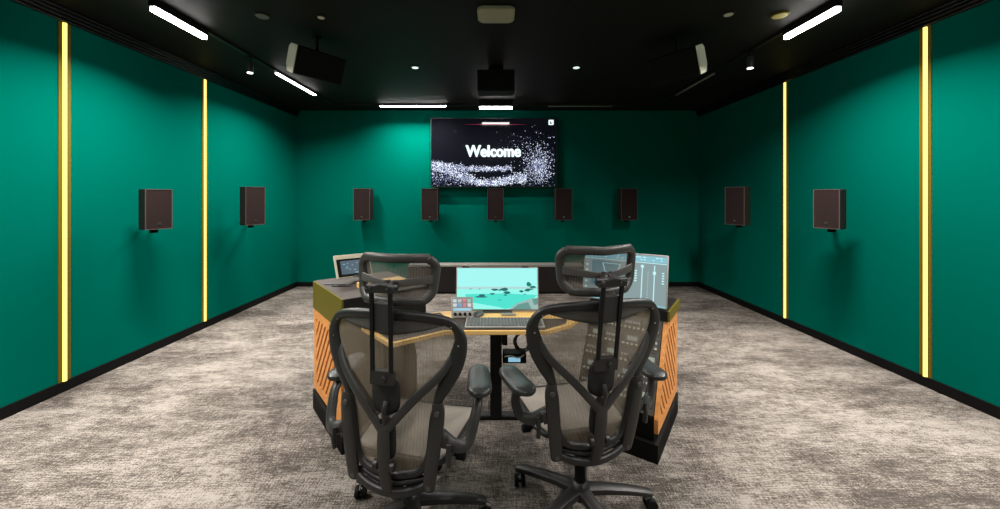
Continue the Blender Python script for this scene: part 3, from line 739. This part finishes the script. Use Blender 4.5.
# ------------------------------------------------------------------ chairs
def make_chair(loc, yaw, rec, base_ang, lab, head_dq=0.0, zs=0.0, boff=0.0, army=-.075, armz=.70, pyaw=(0,0)):
    t = thing('office_chair', lab, 'office chair', loc, yaw, 'black mesh office chairs in front of the desk')
    rc = R(rec); piv = Vector((0,-.265,.385+zs)); up = Vector((0,-math.sin(rc),math.cos(rc))); nf = Vector((0,math.cos(rc),math.sin(rc)))
    X = Vector((1,0,0))
    wrap = lambda p: .045*(abs(p)/.26)**2
    def B(p, q, d=0.0): return piv + X*p + up*q + nf*d
    def BW(p, q, d=0.0):
        p *= 1.02 + .115*min(max(q,0)/.3, 1)
        if q < .72: q *= .957
        return B(p, q, d+wrap(p))
    O = Vector((0, boff, 0))       # the column stands a little behind the seat's middle
    # ---- base
    mb = MB(); mb.T = Matrix.Translation(O); mb.lathe([(.030,.075),(.048,.08),(.050,.10),(.046,.135),(.036,.150),(.030,.155)]); mb.build('base_hub', M['frame'], t)
    for k in range(5):
        a = R(base_ang+72*k) - yaw; dx = Vector((math.cos(a), math.sin(a), 0))
        nside = Vector((0,0,1))
        mb = MB(); mb.T = Matrix.Translation(O); pts = [dx*.03+Z*.112, dx*.12+Z*.110, dx*.22+Z*.100, dx*.31+Z*.086, dx*.345+Z*.078]
        mb.sweep(pts, lambda f: .034-.014*f, lambda f: .020-.008*f, nside, n=12, power=.6)
        leg = mb.build('base_leg', M['frame'], t)
        c = dx*.33; sdv = Vector((-dx.y, dx.x, 0))
        rot = Matrix.Rotation(1.1*k, 3, 'Z'); sdv = rot @ sdv; fw = Vector((sdv.y, -sdv.x, 0))
        cc = c + fw*.012 + Z*.029
        mb = MB(); mb.T = Matrix.Translation(O)
        for s_ in (-1, 1): mb.cyl(cc+sdv*s_*.009, cc+sdv*s_*.026, .029, .027, n=20)
        mb.cyl(cc-sdv*.01, cc+sdv*.01, .010, n=10)
        w2 = mb.build('caster', M['matte'], t)
        mb = MB(); mb.T = Matrix.Translation(O); mb.cyl(c+Z*.045, c+Z*.082, .008, n=10); mb.sweep([cc+fw*-.024+Z*.018, cc+Z*.034, cc+fw*.022+Z*.020], .008, .004, sdv, n=8); mb.build('fork', M['grey'], w2)
    # ---- column
    mb = MB(); mb.T = Matrix.Translation(O); mb.cyl((0,0,.14), (0,0,.29), .026, .024); mb.cyl((0,0,.29), (0,0,.365+zs), .014); mb.build('gas_column', M['matte'], t)
    # ---- tilt mechanism
    mb = MB(); mb.box(-.085, .085, -.17, .12, .350+zs, .398+zs, .012); mb.box(-.12,.12,-.03,.05,.36+zs,.395+zs,.01)
    mb.box(-.055,.055,-.255,-.15,.335+zs,.385+zs,.010)
    mech = mb.build('tilt_mechanism', M['matte'], t)
    for x0, x1, y in ((.12,.235,-.06),(.12,.20,.03),(-.235,-.12,-.04)):
        mb = MB(); mb.cyl((min(x0,x1), y, .372+zs), (max(x0,x1), y, .372+zs), .007)
        e0 = x1 if x0 > 0 else x0; mb.lathe([(.014,-.022),(.019,-.018),(.019,.018),(.014,.022)], (e0, y, .372+zs), 14, 'x'); mb.build('adjuster_knob', M['matte'], mech)
    # ---- seat
    sz = .440+zs
    ring = [(-.15,-.215),(.15,-.215),(.205,-.19),(.225,-.10),(.235,.05),(.238,.17),(.215,.235),(.13,.255),(-.13,.255),(-.215,.235),(-.238,.17),(-.235,.05),(-.225,-.10),(-.205,-.19)]
    def sh(x, y): return sz - .030*max(0,(y-.12)/.13)**2 + .010*(abs(x)/.24)**2
    mb = MB(); rp = smooth_path([(x,y,sh(x,y)-.008) for x,y in ring], 4, True); mb.sweep(rp, .016, .014, (0,0,1), True, 10); mb.build('seat_frame', M['frame'], t)
    k = len(rp); mb = MB(); vs = []; sc = (1,.8,.6,.4,.2)
    for s_ in sc:
        for p in rp: x, y = p.x*s_, (p.y-.02)*s_+.02; vs.append((x, y, sh(x, y)+.002-.020*(1-s_**2)))
    vs.append((0,.02,sz-.018)); fs = [(j*k+i, j*k+(i+1)%k, (j+1)*k+(i+1)%k, (j+1)*k+i) for j in range(len(sc)-1) for i in range(k)] + [((len(sc)-1)*k+i, (len(sc)-1)*k+(i+1)%k, len(vs)-1) for i in range(k)]
    mb.add(vs, fs); o = mb.build('seat', M['seatmesh'], t, angle=80)
    so = o.modifiers.new('thick','SOLIDIFY'); so.thickness = .006
    mb = MB()
    for sx in (-1,1): mb.sweep(smooth_path([(sx*.09,.05,.385+zs),(sx*.16,.05,.385+zs),(sx*.222,.05,sz-.025)],4), .020, .009, (0,1,0), n=8)
    mb.build('seat_support', M['frame'], t)
    # ---- back frame
    half = [(0,.705),(.10,.700),(.184,.686),(.230,.660),(.253,.606),(.248,.545),(.228,.475),(.200,.405),(.176,.340),(.162,.27),(.158,.18),(.152,.10),(.128,.045),(.075,.022),(0,.014)]
    loop2 = half + [(-p,q) for p,q in half[-2:0:-1]]
    lp = smooth_path([(p,q,0) for p,q in loop2], 4, True)
    pts = [BW(p.x, p.y, .0) for p in lp]; Q = [p.y for p in lp]; N = len(lp)
    def hw(f):
        q = Q[int(round(f*N)) % N]
        if q > .64: return .0185
        if q > .34: return .0185 + .017*math.sin(math.pi*(.64-q)/.30)
        return .0155
    mb = MB(); mb.sweep(pts, hw, .016, nf, True, 14, power=.85); fr_ = mb.build('back_frame', M['frame'], t)
    # screws on the frame
    for p, q in ((.225,.655),(-.225,.655),(.249,.575),(-.249,.575)):
        mb = MB(); c = BW(p,q,-.0145); mb.cyl(c, c-nf*.003, .004, .003, n=10); mb.build('screw', M['screw'], fr_)
    # ---- mesh back
    def width(q):
        for (p0,q0),(p1,q1) in zip(half, half[1:]):
            if q1 <= q <= q0:
                return p0+(p1-p0)*((q0-q)/max(q0-q1,1e-6))
        return 0.02
    mb = MB()
    def mf(u, v):
        q = .022+.675*v; wd = max(width(q)-.008, .02); p = (2*u-1)*wd; bulge = -.030*(1-(p/wd)**2)*math.sin(math.pi*v)
        return BW(p, q, .004+bulge*.55)
    mb.grid(mf, 24, 30); mb.build('back_mesh', M['backmesh'], t, angle=180)
    # ---- crescent panel under the top of the frame
    mb = MB()
    def cf(u, v):
        p = (2*u-1)*.205; topq = .694-.020*(abs(p)/.205)**2.5; botq = .618+.045*(abs(p)/.205)**1.5
        return BW(p, topq+(botq-topq)*v, -.008+.003*math.sin(math.pi*v))
    mb.grid(cf, 24, 4); o = mb.build('shoulder_panel', M['panel'], t, angle=180); s_ = o.modifiers.new('t','SOLIDIFY'); s_.thickness = .004
    # ---- lower side plates with screws, and the cross bar
    for sx in (-1, 1):
        mb = MB(); pts = [BW(sx*.178,.335,-.010), BW(sx*.182,.28,-.016), BW(sx*.176,.14,-.022), BW(sx*.166,.0,-.020), BW(sx*.164,-.030,-.016)]
        mb.sweep(smooth_path(pts,4), lambda f: .022+.006*math.sin(math.pi*f)**.5, .012, nf, n=14, power=.75)
        pl = mb.build('side_plate', M['framel'], t)
        for q in (.30, -.012):
            mb = MB(); c = BW(sx*(.180 if q > .1 else .165), q, -.030 if q > .1 else -.029); mb.cyl(c+nf*.006, c-nf*.004, .011, .010, n=16)
            mb.cyl(c-nf*.004, c-nf*.0055, .005, n=8)
            mb.build('screw', M['screwdark'], pl)
    mb = MB(); mb.sweep(smooth_path([BW(-.155,-.012,-.012), BW(-.09,-.035,-.02), BW(0,-.045,-.025), BW(.09,-.035,-.02), BW(.155,-.012,-.012)],5), .017, .014, nf, n=12, power=.8)
    mb.sweep(smooth_path([B(-.15,.005,.02), B(0,-.018,-.006), B(.15,.005,.02)],8), .012, .012, nf, n=12)
    mb.build('cross_bar', M['frame'], t)
    mb = MB(); mb.sweep([B(0,-.03,-.005), Vector((0,-.22,.365+zs)), Vector((0,-.15,.37+zs))], .05, .016, (0,0.3,1), n=12, power=.6); mb.build('back_link', M['matte'], t)
    # ---- Y brace
    mb = MB()
    for sx in (-1,1):
        ps = smooth_path([BW(sx*.226,.53,.004), BW(sx*.193,.462,-.016), B(sx*.130,.360,-.030), B(sx*.045,.268,-.046), B(sx*.008,.225,-.052)], 5)
        mb.sweep(ps, lambda f: .012+.005*min(1,f*3), .008, nf, n=12, power=.5)
    ps = smooth_path([B(0,.250,-.046), B(0,.21,-.054), B(0,.15,-.056), B(0,.06,-.050), B(0,-.03,-.030)], 5)
    mb.sweep(ps, lambda f: .022+.004*math.sin(math.pi*f), .010, nf, n=12, power=.5)
    br = mb.build('y_brace', M['framel'], t)
    # ---- lumbar support
    mb = MB()
    def pill(q0, q1, w, d, th):
        n = 9; ps = [B(0, q0+(q1-q0)*i/n, d) for i in range(n+1)]
        mb.sweep(ps, lambda f: w*max(.25, (1-abs(2*f-1)**4)**.5), lambda f: th*max(.4,(1-abs(2*f-1)**4)**.5), nf, n=14, power=.8)
    pill(.275, .45, .062, -.028, .012); pill(.09, .27, .042, -.028, .012)
    lum = mb.build('lumbar_pad', M['pad'], t)
    mb = MB(); ps = smooth_path([B(.006,.34,-.044), B(.006,.30,-.062), B(.006,.20,-.036)],4); mb.sweep(ps, .010,.007, nf, n=10)
    mb.build('lumbar_arm', M['frame'], lum)
    for sx in (-1,1):
        mb = MB(); c = B(sx*.036,.085,-.050); mb.cyl(B(sx*.012,.085,-.048), c, .008, n=10); mb.lathe([(.014,-.011),(.019,-.008),(.019,.008),(.014,.011)], c, 16, 'x'); mb.build('lumbar_knob', M['frame'], lum)
    # ---- headrest posts
    hq = head_dq
    mb = MB()
    for p in (-.040, .040): mb.prism([(-.008,-.005),(.008,-.005),(.008,.007),(-.008,.007)], B(p,.425,-.060), X, nf, up*(.365+hq))
    posts = mb.build('headrest_post', M['black'], t, smooth=False, bevel=.002)
    mb = MB(); mb.prism([(-.049,.415),(.049,.415),(.049,.462),(.030,.470),(-.030,.470),(-.049,.462)], B(0,0,-.066), X, up, nf*.024)
    c = B(.012,.44,-.066); mb.cyl(c, c-nf*.014, .012, .010, n=12); mb.build('post_bracket', M['frame'], posts, smooth=False)
    mb = MB(); mb.prism([(-.033,.625),(.033,.625),(.033,.735),(-.033,.735)], B(0,0,-.058), X, up, nf*.040); mb.build('post_plate', M['framel'], posts, smooth=False, bevel=.004)
    # ---- headrest
    tl = R(-4); hc = B(0, .808+hq, .02); hu = up*math.cos(tl)+nf*math.sin(-tl); hn = nf*math.cos(tl)-up*math.sin(-tl)
    def HH(p, q, d=0): return hc + X*p + hu*q + hn*(d + .070*(abs(p)/.17)**2)
    rr = rrect(.166, .088, .050, 5); rr = smooth_path([(p[0]*(1+.05*p[1]/.08), p[1], 0) for p in rr], 2, True)
    mb = MB(); mb.sweep([HH(p.x,p.y) for p in rr], .0190, .015, hn, True, 14, power=.85); hr = mb.build('headrest_frame', M['framem'], t)
    mb = MB(); mb.grid(lambda u, v: HH((2*u-1)*.158, (2*v-1)*.082*(1-max(0,abs(2*u-1)-.75)*1.2), .004+.012*(1-(2*v-1)**2)), 20, 8); mb.build('headrest_mesh', M['headmesh'], t, angle=180)
    mb = MB(); mb.sweep([HH(-.162+.324*i/16, -.006+.006*math.cos(i/16*6.28), -.010) for i in range(17)], lambda f: .019-.006*math.sin(math.pi*f), .004, hn, n=10, power=.6); mb.build('headrest_bar', M['panel'], hr)
    mb = MB(); ce = B(0, .80+hq, -.045)
    mb.prism([(-.062,-.012),(.058,-.010),(.062,.006),(.03,.018),(.0,.022),(-.03,.014),(-.066,.002)], B(0,.788+hq,-.066), X, up, nf*.036)
    mb.cyl(B(-.066,.797+hq,-.045), B(.066,.797+hq,-.045), .010, n=12)
    mb.sweep([B(-.03,.797+hq,-.04), B(-.01,.805+hq,-.0), HH(-.0,-.004,-.008)], .016, .008, up, n=8)
    mb.sweep([B(.03,.797+hq,-.04), B(.02,.805+hq,-.0), HH(.03,-.004,-.008)], .012, .008, up, n=8)
    mb.build('tilt_joint', M['frame'], hr)
    for p in (-.045,.03):
        mb = MB(); c = B(p,.795+hq,-.066); mb.cyl(c+nf*.01, c-nf*.004, .006,.005, n=10); mb.build('screw', M['screwdark'], hr)
    # ---- arms
    for sx in (-1, 1):
        st = BW(sx*.178,.185,-.006)
        ap = Vector((sx*.325, army, armz)); dz = armz-.668; dy = army+.075
        mb = MB(); ps = smooth_path([Vector((sx*.205, st.y+.02, st.z)), Vector((sx*.270,-.245,.540+zs)), Vector((sx*.315,-.215,.545+zs)), Vector((sx*.336,-.165+dy*.4,.585+dz)), Vector((sx*.334,-.125+dy*.8,.625+dz)), Vector((sx*.325,-.10+dy,.655+dz))],5)
        mb.sweep(ps, lambda f: .029-.013*f, lambda f: .020-.005*f, (sx*.3,-1,.3), n=12, power=.75)
        mb.sweep([st+Vector((0,.0,0)), Vector((sx*.235, st.y+.005, st.z-.012))], .026, .018, (0,1,0), n=12, power=.6)
        arm = mb.build('arm_post', M['framel'], t)
        mb = MB(); mb.sweep([Vector((sx*.255,-.275,.560+zs)), Vector((sx*.255,-.282,.52+zs)), Vector((sx*.255,-.275,.475+zs))], .010, .010, (0,1,0), n=10); mb.build('height_lever', M['frame'], arm)
        mb = MB(); mb.cyl(ap+Vector((0,-.02,-.03)), ap+Vector((0,-.02,-.012)), .030, .036, n=18); mb.build('pad_mount', M['frame'], arm)
        mb = MB(); NL = 14
        py = R(pyaw[0 if sx < 0 else 1]); ps = [ap + Vector((-math.sin(py)*(-.135+.27*i/NL), math.cos(py)*(-.135+.27*i/NL), .004*math.cos(i/NL*math.pi*2))) for i in range(NL+1)]
        mb.sweep(ps, lambda f: .053*max(.35,(1-abs(2*f-1)**5)**.5)*(1.04-.10*f), lambda f: .021*max(.45,(1-abs(2*f-1)**6)**.5), (0,0,1), n=18, power=.75)
        mb.build('arm_pad', M['rubber'], t, angle=60)
    return t
make_chair((-.372, 1.819, 0), R(-12.7), 1.5, 6, 'black mesh office chair with headrest and Y shaped back brace, the left one of two', zs=-.034, boff=-.075, armz=.69, pyaw=(6,16))
make_chair((.372, 1.945, 0), R(12.5), 8.7, 3, 'black mesh office chair with headrest and Y shaped back brace, the right one of two', zs=0, boff=-.14, army=-.18, armz=.68, pyaw=(8,-4))

# ------------------------------------------------------------------ world, camera, view
w = bpy.data.worlds.new('World'); scn.world = w; w.use_nodes = True
w.node_tree.nodes['Background'].inputs['Color'].default_value = (.6,.65,.7,1); w.node_tree.nodes['Background'].inputs['Strength'].default_value = .005
cam = bpy.data.cameras.new('camera'); co = bpy.data.objects.new('camera', cam); COL.objects.link(co); scn.camera = co
cam.sensor_width = 36; cam.lens = F*36/1000; co.location = (0,0,CH); co.rotation_euler = (R(90),0,0)
cam.shift_x = (500-U0)/1000; cam.shift_y = -(254.5-VH)/1000; cam.clip_start = .02
scn.view_settings.view_transform = 'Standard'; scn.view_settings.look = 'None'; scn.view_settings.gamma = 1
scn.view_settings.use_curve_mapping = False; scn.view_settings.exposure = 0
